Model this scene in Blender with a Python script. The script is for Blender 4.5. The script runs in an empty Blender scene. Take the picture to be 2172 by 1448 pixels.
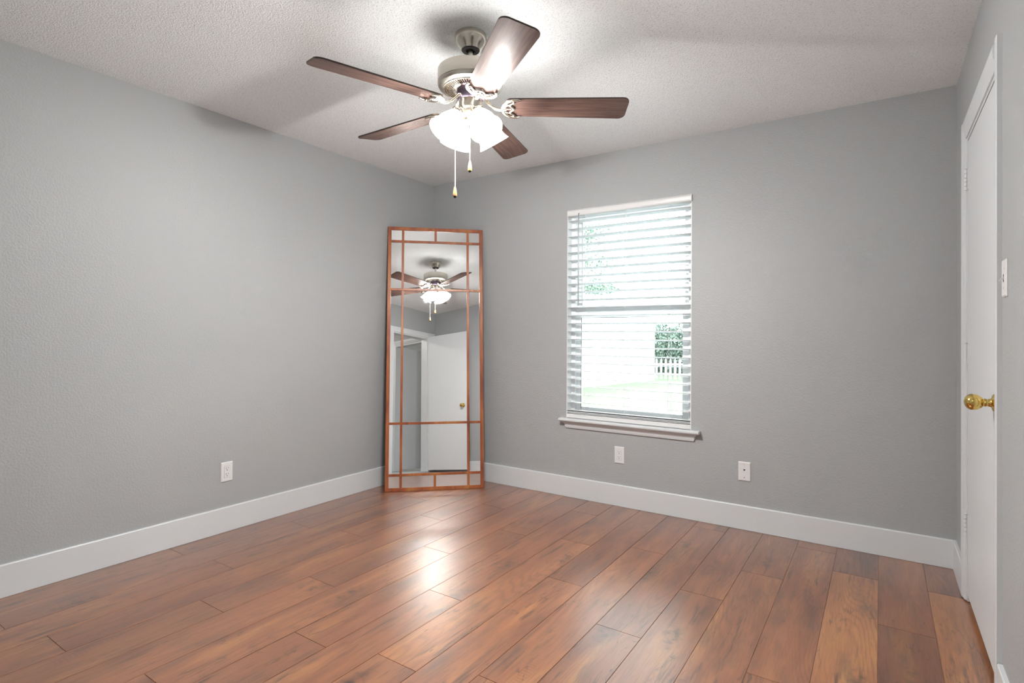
import bpy, bmesh, math, random
from mathutils import Vector, Matrix

# ---------------------------------------------------------------- camera, sky, exposure
sc = bpy.context.scene
C = sc.collection
PI = math.pi
W, D, H = 3.5185, 3.465, 2.44           # room: left wall x=0, right wall x=W, back wall y=0, front wall y=-D

cam_d = bpy.data.cameras.new('camera')
cam = bpy.data.objects.new('camera', cam_d)
C.objects.link(cam)
cam_d.sensor_fit = 'HORIZONTAL'
cam_d.sensor_width = 36.0
cam_d.lens = 1171.12 / 2172 * 36
cam_d.shift_y = -20.45 / 2172
cam_d.clip_start = 0.02
cam_d.clip_end = 200


def cam_axes(yaw, pitch, roll):
    f = Vector((-math.sin(yaw), math.cos(yaw), 0)); r = Vector((math.cos(yaw), math.sin(yaw), 0)); u = Vector((0, 0, 1))
    f2 = f * math.cos(pitch) + u * math.sin(pitch); u2 = u * math.cos(pitch) - f * math.sin(pitch)
    return r * math.cos(roll) + u2 * math.sin(roll), u2 * math.cos(roll) - r * math.sin(roll), f2


r_, u_, f_ = cam_axes(0.588758, 0.0066231, 0.0062752)
mw = Matrix((r_, u_, -f_)).transposed().to_4x4()
mw.translation = (3.20055, -3.56071, 1.16014)
cam.matrix_world = mw
sc.camera = cam

world = bpy.data.worlds.new('sky')
sc.world = world
world.use_nodes = True
bg = world.node_tree.nodes['Background']
bg.inputs[0].default_value = (0.90, 0.96, 1.0, 1)
bg.inputs[1].default_value = 10.0

sc.view_settings.view_transform = 'Standard'
sc.view_settings.look = 'None'
sc.view_settings.gamma = 1.0
sc.view_settings.use_curve_mapping = False
sc.view_settings.exposure = 0.55
sc.cycles.use_denoising = True
sc.cycles.max_bounces = 10
sc.cycles.diffuse_bounces = 6
sc.cycles.glossy_bounces = 6
sc.cycles.transparent_max_bounces = 12
sc.cycles.caustics_reflective = True
sc.cycles.sample_clamp_indirect = 8.0
sc.cycles.blur_glossy = 0.3

SHADE_GLOW = 28.0      # lit glass shades of the fan lamp
BULB_WATTS = 23.0      # each of its four bulbs
HALL_FILL_GLOW = 60.0       # added unseen fill lamps in the hall and side room
LAMP_COL = (1.0, 0.98, 0.955)

# ---------------------------------------------------------------- helpers


def rng(s):
    return random.Random(s)


def obj(name, bm, mat=None, parent=None, smooth=False, loc=None, rot=None):
    me = bpy.data.meshes.new(name)
    bmesh.ops.recalc_face_normals(bm, faces=bm.faces)
    bm.to_mesh(me); bm.free()
    if smooth:
        for p in me.polygons:
            p.use_smooth = True
    o = bpy.data.objects.new(name, me)
    C.objects.link(o)
    if mat is not None:
        for m in (mat if isinstance(mat, (list, tuple)) else [mat]):
            me.materials.append(m)
    if parent is not None:
        o.parent = parent
    if loc is not None:
        o.location = loc
    if rot is not None:
        o.rotation_euler = rot
    return o


def auto(o, ang=35):
    me = o.data
    for p in me.polygons:
        p.use_smooth = True
    me.set_sharp_from_angle(angle=math.radians(ang))
    return o


def empty(name, loc=(0, 0, 0), rot=(0, 0, 0), parent=None):
    o = bpy.data.objects.new(name, None)
    C.objects.link(o)
    o.location = loc; o.rotation_euler = rot
    o.empty_display_size = 0.1
    if parent is not None:
        o.parent = parent
    return o


def tag(o, label=None, cat=None, group=None, kind=None):
    if label: o['label'] = label
    if cat: o['category'] = cat
    if group: o['group'] = group
    if kind: o['kind'] = kind
    return o


def BM():
    return bmesh.new()


def box(bm, a, b, bevel=0.0, mi=0, seg=1):
    """axis-aligned box between corners a and b"""
    t = bmesh.new()
    bmesh.ops.create_cube(t, size=1)
    s = [abs(b[i] - a[i]) for i in range(3)]; c = [(a[i] + b[i]) / 2 for i in range(3)]
    for v in t.verts:
        v.co = Vector((v.co.x * s[0] + c[0], v.co.y * s[1] + c[1], v.co.z * s[2] + c[2]))
    if bevel > 0:
        bmesh.ops.bevel(t, geom=list(t.edges), offset=bevel, segments=seg, affect='EDGES', profile=0.6)
    merge(bm, t, mi=mi)


def merge(bm, t, mat=None, mi=0):
    vs = {}
    for v in t.verts:
        vs[v] = bm.verts.new(mat @ v.co if mat is not None else v.co)
    for f in t.faces:
        try:
            nf = bm.faces.new([vs[v] for v in f.verts]); nf.material_index = mi
        except ValueError:
            pass
    t.free()


def lathe(bm, prof, seg=48, mat=None, mi=0, cap0=False, cap1=False):
    """profile [(r,z)...] about the z axis"""
    rings = []
    for r, z in prof:
        ring = []
        for k in range(seg):
            a = 2 * PI * k / seg
            co = Vector((r * math.cos(a), r * math.sin(a), z))
            ring.append(bm.verts.new(mat @ co if mat is not None else co))
        rings.append(ring)
    for i in range(len(rings) - 1):
        for k in range(seg):
            f = bm.faces.new((rings[i][k], rings[i][(k + 1) % seg], rings[i + 1][(k + 1) % seg], rings[i + 1][k]))
            f.material_index = mi
    if cap0: bm.faces.new(rings[0]).material_index = mi
    if cap1: bm.faces.new(rings[-1]).material_index = mi


def tube(bm, pts, rad, seg=10, mi=0, flat=1.0):
    """round (or flattened) bar along points; rad number or list"""
    pts = [Vector(p) for p in pts]
    n = len(pts)
    rads = rad if isinstance(rad, (list, tuple)) else [rad] * n
    rings = []
    prev = None
    for i, p in enumerate(pts):
        t = (pts[min(i + 1, n - 1)] - pts[max(i - 1, 0)]).normalized()
        ref = Vector((0, 0, 1)) if abs(t.z) < 0.95 else Vector((1, 0, 0))
        s = t.cross(ref).normalized()
        if prev is not None:
            s2 = prev - t * prev.dot(t)
            if s2.length > 1e-4: s = s2.normalized()
        prev = s
        u = s.cross(t).normalized()
        ring = [bm.verts.new(p + s * (math.cos(2 * PI * k / seg) * rads[i]) + u * (math.sin(2 * PI * k / seg) * rads[i] * flat)) for k in range(seg)]
        rings.append(ring)
    for i in range(n - 1):
        for k in range(seg):
            bm.faces.new((rings[i][k], rings[i][(k + 1) % seg], rings[i + 1][(k + 1) % seg], rings[i + 1][k])).material_index = mi
    bm.faces.new(rings[0]).material_index = mi
    bm.faces.new(list(reversed(rings[-1]))).material_index = mi


def smooth_path(pts, n=6):
    """Catmull-Rom through points"""
    P = [Vector(p) for p in pts]
    P = [P[0] * 2 - P[1]] + P + [P[-1] * 2 - P[-2]]
    out = []
    for i in range(1, len(P) - 2):
        for k in range(n):
            t = k / n
            a, b, c, d = P[i - 1], P[i], P[i + 1], P[i + 2]
            out.append(0.5 * ((2 * b) + (c - a) * t + (2 * a - 5 * b + 4 * c - d) * t * t + (3 * b - a - 3 * c + d) * t ** 3))
    out.append(P[-2])
    return out


def prism(bm, outline, axis, a, b, mi=0):
    """extrude a 2D outline along axis ('x','y','z') from a to b; outline gives the other two coords in order"""
    def co(p, t):
        if axis == 'x': return Vector((t, p[0], p[1]))
        if axis == 'y': return Vector((p[0], t, p[1]))
        return Vector((p[0], p[1], t))
    v0 = [bm.verts.new(co(p, a)) for p in outline]
    v1 = [bm.verts.new(co(p, b)) for p in outline]
    n = len(outline)
    for i in range(n):
        bm.faces.new((v0[i], v0[(i + 1) % n], v1[(i + 1) % n], v1[i])).material_index = mi
    bm.faces.new(v0).material_index = mi
    bm.faces.new(list(reversed(v1))).material_index = mi


# ---------------------------------------------------------------- materials
def srgb(r, g, b):
    f = lambda c: (c / 255 / 12.92) if c / 255 <= 0.04045 else ((c / 255 + 0.055) / 1.055) ** 2.4
    return (f(r), f(g), f(b), 1)


class M:
    """tiny node helper"""
    def __init__(self, name):
        self.m = bpy.data.materials.new(name); self.m.use_nodes = True
        self.nt = self.m.node_tree; self.n = self.nt.nodes; self.l = self.nt.links
        self.b = self.n['Principled BSDF']

    def new(self, t, **kw):
        x = self.n.new(t)
        for k, v in kw.items(): setattr(x, k, v)
        return x

    def link(self, a, b): self.l.new(a, b)

    def coords(self, scale=(1, 1, 1), loc=(0, 0, 0), src='Object', rot=(0, 0, 0)):
        tc = self.new('ShaderNodeTexCoord'); mp = self.new('ShaderNodeMapping')
        mp.inputs['Scale'].default_value = scale; mp.inputs['Location'].default_value = loc; mp.inputs['Rotation'].default_value = rot
        self.link(tc.outputs[src], mp.inputs[0]); return mp.outputs[0]

    def noise(self, vec, scale=5, detail=4, rough=0.5, dist=0.0):
        x = self.new('ShaderNodeTexNoise')
        x.inputs['Scale'].default_value = scale; x.inputs['Detail'].default_value = detail
        x.inputs['Roughness'].default_value = rough; x.inputs['Distortion'].default_value = dist
        if vec is not None: self.link(vec, x.inputs['Vector'])
        return x.outputs[0]

    def ramp(self, fac, stops):
        x = self.new('ShaderNodeValToRGB'); e = x.color_ramp.elements
        while len(e) < len(stops): e.new(0.5)
        for i, (p, c) in enumerate(stops):
            e[i].position = p; e[i].color = c if isinstance(c, (tuple, list)) else (c, c, c, 1)
        self.link(fac, x.inputs[0]); return x.outputs[0]

    def mix(self, fac, a, b, mode='MIX'):
        x = self.new('ShaderNodeMix', data_type='RGBA', blend_type=mode)
        for s, v in ((x.inputs[0], fac), (x.inputs[6], a), (x.inputs[7], b)):
            if hasattr(v, 'node'): self.link(v, s)
            else: s.default_value = v
        return x.outputs[2]

    def math(self, op, a, b=0.0, clamp=False):
        x = self.new('ShaderNodeMath', operation=op); x.use_clamp = clamp
        for s, v in ((x.inputs[0], a), (x.inputs[1], b)):
            if hasattr(v, 'node'): self.link(v, s)
            else: s.default_value = v
        return x.outputs[0]

    def bump(self, h, strength=0.3, dist=0.002):
        x = self.new('ShaderNodeBump'); x.inputs['Strength'].default_value = strength; x.inputs['Distance'].default_value = dist
        self.link(h, x.inputs['Height']); self.link(x.outputs[0], self.b.inputs['Normal'])

    def set(self, color=None, rough=None, metal=None, spec=None, coat=None, coat_rough=None):
        b = self.b.inputs
        if color is not None:
            if hasattr(color, 'node'): self.link(color, b['Base Color'])
            else: b['Base Color'].default_value = color
        if rough is not None:
            if hasattr(rough, 'node'): self.link(rough, b['Roughness'])
            else: b['Roughness'].default_value = rough
        if metal is not None: b['Metallic'].default_value = metal
        if spec is not None: b['Specular IOR Level'].default_value = spec
        if coat is not None: b['Coat Weight'].default_value = coat
        if coat_rough is not None: b['Coat Roughness'].default_value = coat_rough
        return self


def paint(name, col, rough=0.5, bscale=110, bstr=0.25, bdist=0.0015, spec=0.4):
    m = M(name)
    v = m.coords()
    n = m.noise(v, bscale, 3, 0.55)
    n2 = m.noise(v, 1.3, 2)
    c = m.mix(n2, tuple(x * 0.97 for x in col[:3]) + (1,), tuple(min(1, x * 1.03) for x in col[:3]) + (1,))
    m.set(c, rough, spec=spec)
    m.bump(m.ramp(n, [(0.35, 0.0), (0.65, 1.0)]), bstr, bdist)
    return m.m


def plain(name, col, rough=0.4, metal=0.0, spec=0.5, nscale=30, var=0.03, coat=None):
    m = M(name)
    n = m.noise(m.coords(), nscale, 3)
    c = m.mix(n, tuple(x * (1 - var) for x in col[:3]) + (1,), tuple(min(1, x * (1 + var)) for x in col[:3]) + (1,))
    m.set(c, rough, metal, spec, coat)
    return m.m


WALL = paint('wall_paint', (0.376, 0.388, 0.392, 1), 0.48, 110, 0.32, 0.0022, 0.45)
TRIM = plain('white_trim_paint', (0.635, 0.655, 0.67, 1), 0.38, var=0.01)
DOOR = plain('white_door_paint', (0.66, 0.68, 0.695, 1), 0.42, var=0.01)
PLASTIC = plain('white_plastic', (0.72, 0.72, 0.72, 1), 0.35, var=0.01)
VINYL = plain('white_vinyl', (0.84, 0.86, 0.87, 1), 0.35, var=0.01)
DARK = plain('dark_recess', (0.02, 0.02, 0.02, 1), 0.7)
SEAL = plain('grey_gasket', (0.10, 0.11, 0.12, 1), 0.6)


def ceiling_mat():
    m = M('popcorn_ceiling')
    v = m.coords()
    n = m.noise(v, 130, 4, 0.6)
    vo = m.new('ShaderNodeTexVoronoi'); vo.inputs['Scale'].default_value = 150; m.link(v, vo.inputs['Vector'])
    h = m.math('SUBTRACT', m.ramp(n, [(0.36, 0.0), (0.66, 1.0)]), m.math('MULTIPLY', vo.outputs[0], 0.6))
    pit_shade = m.ramp(m.noise(v, 170, 2, 0.6), [(0.30, (0.60, 0.615, 0.62, 1)), (0.44, (0.86, 0.885, 0.895, 1))])  # self-shadow of the popcorn painted into the colour as darker specks
    m.set(pit_shade, 0.9, spec=0.2)
    m.bump(h, 0.55, 0.0035)
    return m.m


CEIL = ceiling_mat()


def floor_mat():
    m = M('wood_laminate_planks')
    at = m.new('ShaderNodeAttribute'); at.attribute_name = 'plank'
    sp = m.new('ShaderNodeSeparateColor'); m.link(at.outputs['Color'], sp.inputs[0])
    rnd, tone, rnd2 = sp.outputs[0], sp.outputs[1], sp.outputs[2]
    tc = m.new('ShaderNodeTexCoord')
    off = m.new('ShaderNodeCombineXYZ')
    m.link(m.math('MULTIPLY', rnd, 37.0), off.inputs[0]); m.link(m.math('MULTIPLY', rnd2, 53.0), off.inputs[1]); m.link(m.math('MULTIPLY', rnd, 11.0), off.inputs[2])
    add = m.new('ShaderNodeVectorMath', operation='ADD'); m.link(tc.outputs['Object'], add.inputs[0]); m.link(off.outputs[0], add.inputs[1])

    def mp(scale):
        x = m.new('ShaderNodeMapping'); x.inputs['Scale'].default_value = scale; m.link(add.outputs[0], x.inputs[0]); return x.outputs[0]
    # broad streaks of colour
    s1 = m.noise(mp((9, 1.3, 1)), 1.0, 4, 0.55, 0.6)
    base = m.ramp(s1, [(0.28, (0.220, 0.082, 0.044, 1)), (0.42, (0.320, 0.125, 0.060, 1)), (0.56, (0.400, 0.162, 0.074, 1)), (0.72, (0.520, 0.245, 0.092, 1))])
    # growth rings: stretched, warped
    warp = m.noise(mp((4.2, 0.55, 1)), 1.0, 2, 0.45)
    wv = m.math('ADD', m.math('MULTIPLY', warp, 26.0), 0.0)
    sx = m.new('ShaderNodeSeparateXYZ'); m.link(add.outputs[0], sx.inputs[0])
    ring = m.math('SINE', m.math('ADD', m.math('MULTIPLY', sx.outputs[0], 330.0), m.math('MULTIPLY', wv, 8.0)))
    ring = m.ramp(m.math('ADD', m.math('MULTIPLY', ring, 0.5), 0.5), [(0.0, 0.70), (0.35, 0.97), (1.0, 1.05)])
    rmask = m.ramp(m.noise(mp((4, 1.2, 1)), 1.0, 2), [(0.40, 0.05), (0.60, 0.75)])
    c = m.mix(rmask, base, ring, 'MULTIPLY')
    # fine pores
    g = m.noise(mp((240, 9, 1)), 1.0, 3, 0.6)
    c = m.mix(0.8, c, m.ramp(g, [(0.30, 0.70), (0.50, 1.0), (0.75, 1.08)]), 'MULTIPLY')
    # dark mineral streaks along the grain
    d = m.noise(mp((46, 3.4, 1)), 1.0, 6, 0.66, 0.3)
    dm = m.ramp(m.noise(mp((6, 1.4, 1)), 1.0, 3), [(0.44, 0.25), (0.60, 1.0)])
    c = m.mix(m.math('MULTIPLY', dm, m.ramp(d, [(0.54, 0.0), (0.63, 0.88)])), c, (0.095, 0.045, 0.030, 1))
    # greyish weathered smudges
    sm = m.noise(mp((9, 2.0, 1)), 1.0, 8, 0.74, 0.3)
    c = m.mix(m.ramp(sm, [(0.53, 0.0), (0.66, 0.60)]), c, (0.125, 0.078, 0.060, 1))
    # saw marks: short cross strokes inside some smudges
    saw = m.math('SINE', m.math('MULTIPLY', sx.outputs[1], 420.0))
    sawm = m.ramp(m.noise(mp((7, 1.1, 1)), 1.0, 3, 0.5, 0.2), [(0.66, 0.0), (0.70, 1.0)])
    c = m.mix(m.math('MULTIPLY', sawm, m.ramp(saw, [(0.2, 0.0), (0.8, 0.30)])), c, (0.07, 0.045, 0.035, 1))
    # knots
    vo = m.new('ShaderNodeTexVoronoi'); vo.inputs['Scale'].default_value = 1.0; vo.inputs['Randomness'].default_value = 1.0
    wob = m.new('ShaderNodeVectorMath', operation='ADD'); m.link(mp((5.0, 1.7, 1)), wob.inputs[0])
    wn = m.new('ShaderNodeTexNoise'); wn.inputs['Scale'].default_value = 34; wn.inputs['Detail'].default_value = 4; m.link(add.outputs[0], wn.inputs['Vector'])
    ws = m.new('ShaderNodeVectorMath', operation='SCALE'); ws.inputs['Scale'].default_value = 0.35; m.link(wn.outputs[1], ws.inputs[0]); m.link(ws.outputs[0], wob.inputs[1])
    m.link(wob.outputs[0], vo.inputs['Vector'])
    kh = m.math('MULTIPLY', m.ramp(vo.outputs[0], [(0.04, 1.0), (0.22, 0.0)]), m.ramp(wn.outputs[0], [(0.42, 0.15), (0.60, 0.95)]))
    c = m.mix(kh, c, (0.060, 0.034, 0.026, 1))
    vo2 = m.new('ShaderNodeTexVoronoi'); vo2.inputs['Scale'].default_value = 1.0; m.link(mp((20, 6, 1)), vo2.inputs['Vector'])
    c = m.mix(m.ramp(vo2.outputs[0], [(0.03, 0.8), (0.09, 0.0)]), c, (0.07, 0.03, 0.02, 1))
    # hairline cracks
    cr = m.noise(mp((11, 1.5, 1)), 1.0, 4, 0.55, 0.3)
    cl = m.ramp(m.math('ABSOLUTE', m.math('SUBTRACT', cr, 0.5)), [(0.002, 1.0), (0.008, 0.0)])
    cmk = m.ramp(m.noise(mp((5, 3.0, 1)), 1.0, 2), [(0.50, 0.0), (0.58, 0.75)])
    c = m.mix(m.math('MULTIPLY', cl, cmk), c, (0.075, 0.035, 0.022, 1))
    # plank tone
    c = m.mix(1.0, c, m.ramp(tone, [(0.0, (0.50, 0.47, 0.48, 1)), (0.5, (0.74, 0.69, 0.66, 1)), (1.0, (1.04, 1.06, 0.92, 1))]), 'MULTIPLY')
    m.set(c, m.ramp(g, [(0.2, 0.34), (0.8, 0.27)]), spec=0.6, coat=1.0, coat_rough=0.30)
    m.bump(g, 0.12, 0.0008)
    return m.m


FLOOR = floor_mat()


def wood_mat(name, c1, c2, c3, scale, rough=0.35, coat=0.0, gscale=(90, 90, 6), spec=0.5):
    m = M(name)
    n = m.noise(m.coords(scale), 1.0, 5, 0.6, 0.8)
    c = m.ramp(n, [(0.25, c1), (0.5, c2), (0.75, c3)])
    g = m.noise(m.coords(gscale), 1.0, 3, 0.6)
    c = m.mix(0.6, c, m.ramp(g, [(0.3, 0.72), (0.6, 1.05)]), 'MULTIPLY')
    m.set(c, rough, spec=spec, coat=coat)
    m.bump(g, 0.08, 0.0006)
    return m.m


FRAME_WOOD = wood_mat('cherry_frame_wood', (0.150, 0.030, 0.014, 1), (0.330, 0.090, 0.028, 1), (0.450, 0.185, 0.052, 1), (9, 9, 2.4), 0.35)
BLADE_WOOD = wood_mat('dark_walnut_blade', (0.050, 0.031, 0.027, 1), (0.086, 0.052, 0.043, 1), (0.125, 0.073, 0.059, 1), (4, 60, 8), 0.27, gscale=(14, 260, 30), spec=0.045)
BLADE_EDGE = plain('blade_edge_band', (0.045, 0.03, 0.02, 1), 0.45)
FOB_LIGHT = wood_mat('honey_wood_fob', (0.42, 0.16, 0.03, 1), (0.56, 0.24, 0.05, 1), (0.62, 0.30, 0.07, 1), (60, 60, 20), 0.3)
FOB_DARK = wood_mat('brown_wood_fob', (0.20, 0.085, 0.035, 1), (0.33, 0.15, 0.065, 1), (0.42, 0.22, 0.10, 1), (60, 60, 20), 0.3)
FOB_TIP = plain('black_fob_tip', (0.025, 0.015, 0.012, 1), 0.3)


def metal(name, col, rough, nscale=(4, 4, 400), var=0.08):
    m = M(name)
    n = m.noise(m.coords(nscale), 1.0, 3)
    m.set(m.mix(n, tuple(x * (1 - var) for x in col[:3]) + (1,), tuple(min(1, x * (1 + var)) for x in col[:3]) + (1,)), rough, 1.0)
    return m.m


NICKEL = metal('brushed_nickel', (0.60, 0.565, 0.50, 1), 0.28)
NICKEL_SHINY = metal('polished_nickel', (0.58, 0.54, 0.47, 1), 0.24)
FLYWHEEL = metal('dark_flywheel', (0.16, 0.13, 0.17, 1), 0.4)
BRASS = metal('polished_brass', (0.72, 0.52, 0.16, 1), 0.14)
BLACK = plain('black_rubber', (0.025, 0.025, 0.027, 1), 0.5)
CHAIN = metal('pale_bead_chain', (0.85, 0.80, 0.72, 1), 0.3)


def mirror_mat():
    m = M('mirror_glass')
    m.set((0.90, 0.91, 0.91, 1), 0.012, 1.0)
    n = m.noise(m.coords(), 6, 3)
    m.link(m.ramp(n, [(0.4, 0.008), (0.9, 0.02)]), m.b.inputs['Roughness'])
    return m.m


MIRROR = mirror_mat()


def shade_mat():
    m = M('lit_frosted_glass')
    m.set((0.9, 0.88, 0.84, 1), 0.35)
    m.b.inputs['Emission Color'].default_value = LAMP_COL + (1,)
    m.b.inputs['Emission Strength'].default_value = SHADE_GLOW
    return m.m


SHADE = shade_mat()


def pane_mat():
    m = M('window_glass')
    tr = m.new('ShaderNodeBsdfTransparent'); tr.inputs[0].default_value = (0.94, 0.97, 0.96, 1)
    gl = m.new('ShaderNodeBsdfGlossy'); gl.inputs['Roughness'].default_value = 0.02
    fr = m.new('ShaderNodeFresnel'); fr.inputs[0].default_value = 1.45
    mx = m.new('ShaderNodeMixShader')
    m.link(fr.outputs[0], mx.inputs[0]); m.link(tr.outputs[0], mx.inputs[1]); m.link(gl.outputs[0], mx.inputs[2])
    out = m.n['Material Output']; m.link(mx.outputs[0], out.inputs[0])
    return m.m


PANE = pane_mat()


def slat_mat():
    m = M('white_blind_slat')
    m.set((0.72, 0.75, 0.76, 1), 0.65, spec=0.2)
    tr = m.new('ShaderNodeBsdfTranslucent'); tr.inputs[0].default_value = (0.80, 0.86, 0.86, 1)
    mx = m.new('ShaderNodeMixShader'); mx.inputs[0].default_value = 0.07
    out = m.n['Material Output']
    m.link(m.b.outputs[0], mx.inputs[1]); m.link(tr.outputs[0], mx.inputs[2]); m.link(mx.outputs[0], out.inputs[0])
    return m.m


SLAT = slat_mat()

# ---------------------------------------------------------------- room shell
T = 0.14


def struct(name, bm, mat, parent=None, **k):
    o = obj(name, bm, mat, parent, **k)
    if parent is None: o['kind'] = 'structure'
    return o


WX0, WX1, WZ0, WZ1 = 1.303, 2.197, 0.548, 2.070      # window opening

bm = BM()
box(bm, (-T, 0, -0.02), (WX0, T, H + 0.05)); box(bm, (WX1, 0, -0.02), (W + T, T, H + 0.05))
box(bm, (WX0, 0, -0.02), (WX1, T, WZ0)); box(bm, (WX0, 0, WZ1), (WX1, T, H + 0.05))
struct('wall_back', bm, WALL)
bm = BM(); box(bm, (-T, -D - T, -0.02), (0, 0, H + 0.05)); struct('wall_left', bm, WALL)

# right wall with the hole of the closed white door
DY0, DY1, DZ = -1.205, -0.405, 2.052
bm = BM()
box(bm, (W, DY1, -0.02), (W + T, 0, H + 0.05)); box(bm, (W, -D - T, -0.02), (W + T, DY0, H + 0.05)); box(bm, (W, DY0, DZ), (W + T, DY1, H + 0.05))
struct('wall_right', bm, WALL)

# front wall (behind the camera) with the entry doorway, seen in the mirror
FX0, FX1, FZ = 2.655, 3.365, 2.035
bm = BM()
box(bm, (-T, -D - 0.12, -0.02), (FX0, -D, H + 0.05)); box(bm, (FX1, -D - 0.12, -0.02), (W + T, -D, H + 0.05)); box(bm, (FX0, -D - 0.12, FZ), (FX1, -D, H + 0.05))
struct('wall_front', bm, WALL)

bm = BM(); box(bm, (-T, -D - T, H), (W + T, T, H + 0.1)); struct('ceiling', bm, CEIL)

# floor: one mesh of planks with hairline grooves, staggered butt joints
bm = BM()
lay = bm.loops.layers.float_color.new('plank')
PW, PL, X0 = 0.189, 1.386, -0.02
joint = {0: -2.10, 1: -1.47, 2: -2.047, 3: -1.395, 4: -2.305, 5: -1.892, 6: -1.296, 7: -2.231, 8: -1.667, 9: -0.765, 10: -1.243,
         11: -0.659, 12: -1.509, 13: -1.013, 14: -0.634, 15: -1.511, 16: -0.378, 17: -0.866, 18: -0.386}
tones = {(2, 0): .60, (2, 1): .30, (5, 0): .62, (5, 1): .34, (9, 1): .66, (9, 2): .30, (16, 1): .98, (16, 0): .12, (18, 1): .92, (18, 0): .30, (17, 1): .12, (17, 0): .42,
         (0, 0): .22, (1, 0): .30, (3, 1): .56, (8, 1): .5, (10, 1): .62, (15, 1): .50, (14, 1): .46, (15, 0): .42, (0, 1): .25, (1, 1): .26, (7, 1): .42}
R = rng(7)
gap = 0.0007
box(bm, (-0.02, -D - 0.02, -0.03), (W + 0.13, 0.02, -0.0022))
for r in range(19):
    x0 = X0 + r * PW; x1 = x0 + PW
    j = joint[r]
    while j + PL < 0.0: j += PL
    js = [0.02]; k = j
    while k > -D: js.append(k); k -= PL
    js.append(-D)
    x1 = min(x1, W + 0.12)
    base = 0 if joint[r] + PL > 0.0 else 0
    for i in range(len(js) - 1):
        ya, yb = js[i] - gap, js[i + 1] + gap
        # index counted from the back wall, so that tones name the plank
        xa, xb = max(x0, -0.02) + gap, (x1 - gap)
        fs = []
        vt = [bm.verts.new(p) for p in ((xa + .0006, yb + .0006, 0), (xb - .0006, yb + .0006, 0), (xb - .0006, ya - .0006, 0), (xa + .0006, ya - .0006, 0))]
        vl = [bm.verts.new(p) for p in ((xa, yb, -0.0020), (xb, yb, -0.0020), (xb, ya, -0.0020), (xa, ya, -0.0020))]
        fs.append(bm.faces.new(vt))
        for q in range(4): fs.append(bm.faces.new((vl[q], vl[(q + 1) % 4], vt[(q + 1) % 4], vt[q])))
        tn = tones.get((r, i), R.uniform(0.30, 0.60))
        col = (R.random(), tn, R.random(), 1)
        for f in fs:
            for lp in f.loops: lp[lay] = col
struct('floor', bm, FLOOR)

# baseboards: square stock with an eased top edge
BH, BT = 0.1445, 0.014


def board(name, axis, sgn, fixed, a, b):
    """baseboard on a wall plane; axis = direction it runs, fixed = wall plane, sgn = direction into the room"""
    prof = [(0, 0.001), (BT, 0.001), (BT, BH - 0.004), (BT - 0.003, BH), (0, BH)]
    bm = BM()
    pr = [(fixed + sgn * p, z) for p, z in prof]
    prism(bm, pr, axis, a, b)
    return struct(name, bm, TRIM)


board('baseboard_left', 'y', 1, 0.0, -D, 0.0)
board('baseboard_back', 'x', -1, 0.0, BT, W - BT)
board('baseboard_right', 'y', -1, W, -0.330, 0.0)
board('baseboard_right', 'y', -1, W, -D, -1.272)
board('baseboard_front', 'x', 1, -D, BT, FX0 - 0.075)

# ---------------------------------------------------------------- right-hand door (closed, hinged on the far side)


def casing_bm(y0, y1, top, wdt, xw, sgn, th=0.015):
    """three-sided casing around an opening in a wall x = xw; returns list of bmeshes (far, near, head)"""
    def prof_leg(ya, yb, inner_hi):
        # colonial profile across the width (y, thickness)
        n = []
        s = 1 if inner_hi else -1
        w = yb - ya
        t = [(0.0, .35), (.08, .55), (.22, .62), (.36, .72), (.45, .95), (.62, 1.0), (.9, 1.0), (1.0, .9)]
        for f, h in t:
            y = ya + w * f if s > 0 else yb - w * f
            n.append((xw + sgn * th * h, y))
        return n
    out = []
    for (ya, yb, inner_hi) in ((y1, y1 + wdt, True), (y0 - wdt, y0, False)):
        pr = prof_leg(ya, yb, inner_hi)
        e0, e1 = pr[0][1], pr[-1][1]
        pr = [(xw, e0)] + pr + [(xw, e1)]
        bm = BM(); prism(bm, pr, 'z', 0.006, top + wdt)
        out.append(bm)
    bm = BM()
    t = [(0.0, .35), (.08, .55), (.22, .62), (.36, .72), (.45, .95), (.62, 1.0), (.9, 1.0), (1.0, .9)]
    pr = [(xw, top)] + [(xw + sgn * th * h, top + wdt * f) for f, h in t] + [(xw, top + wdt)]
    prism(bm, [(a, b) for a, b in pr], 'y', y0, y1)
    out.append(bm)
    return out


d1 = empty('door_1', (0, 0, 0)); d1['kind'] = 'structure'
for nm, b_ in zip(('casing', 'casing', 'head_casing'), casing_bm(DY0 + 0.015, DY1 - 0.005, DZ - 0.005, 0.075, W, -1)):
    auto(obj(nm, b_, TRIM, d1))
bm = BM()
box(bm, (W, DY1 - 0.019, 0.006), (W + 0.12, DY1, DZ)); box(bm, (W, DY0, 0.006), (W + 0.12, DY0 + 0.019, DZ)); box(bm, (W, DY0 + .019, DZ - 0.019), (W + 0.12, DY1 - .019, DZ))
box(bm, (W + 0.038, DY1 - 0.030, 0.006), (W + 0.07, DY1 - 0.019, DZ - .019)); box(bm, (W + 0.038, DY0 + 0.019, 0.006), (W + 0.07, DY0 + 0.030, DZ - .019))
box(bm, (W + 0.038, DY0 + 0.030, DZ - 0.030), (W + 0.07, DY1 - 0.030, DZ - .019))
obj('door_jamb', bm, TRIM, d1)
bm = BM(); box(bm, (W + 0.001, DY0 + 0.022, 0.035), (W + 0.036, DY1 - 0.022, DZ - 0.023), 0.0015)
slab = obj('door_slab', bm, DOOR, d1)
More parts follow.
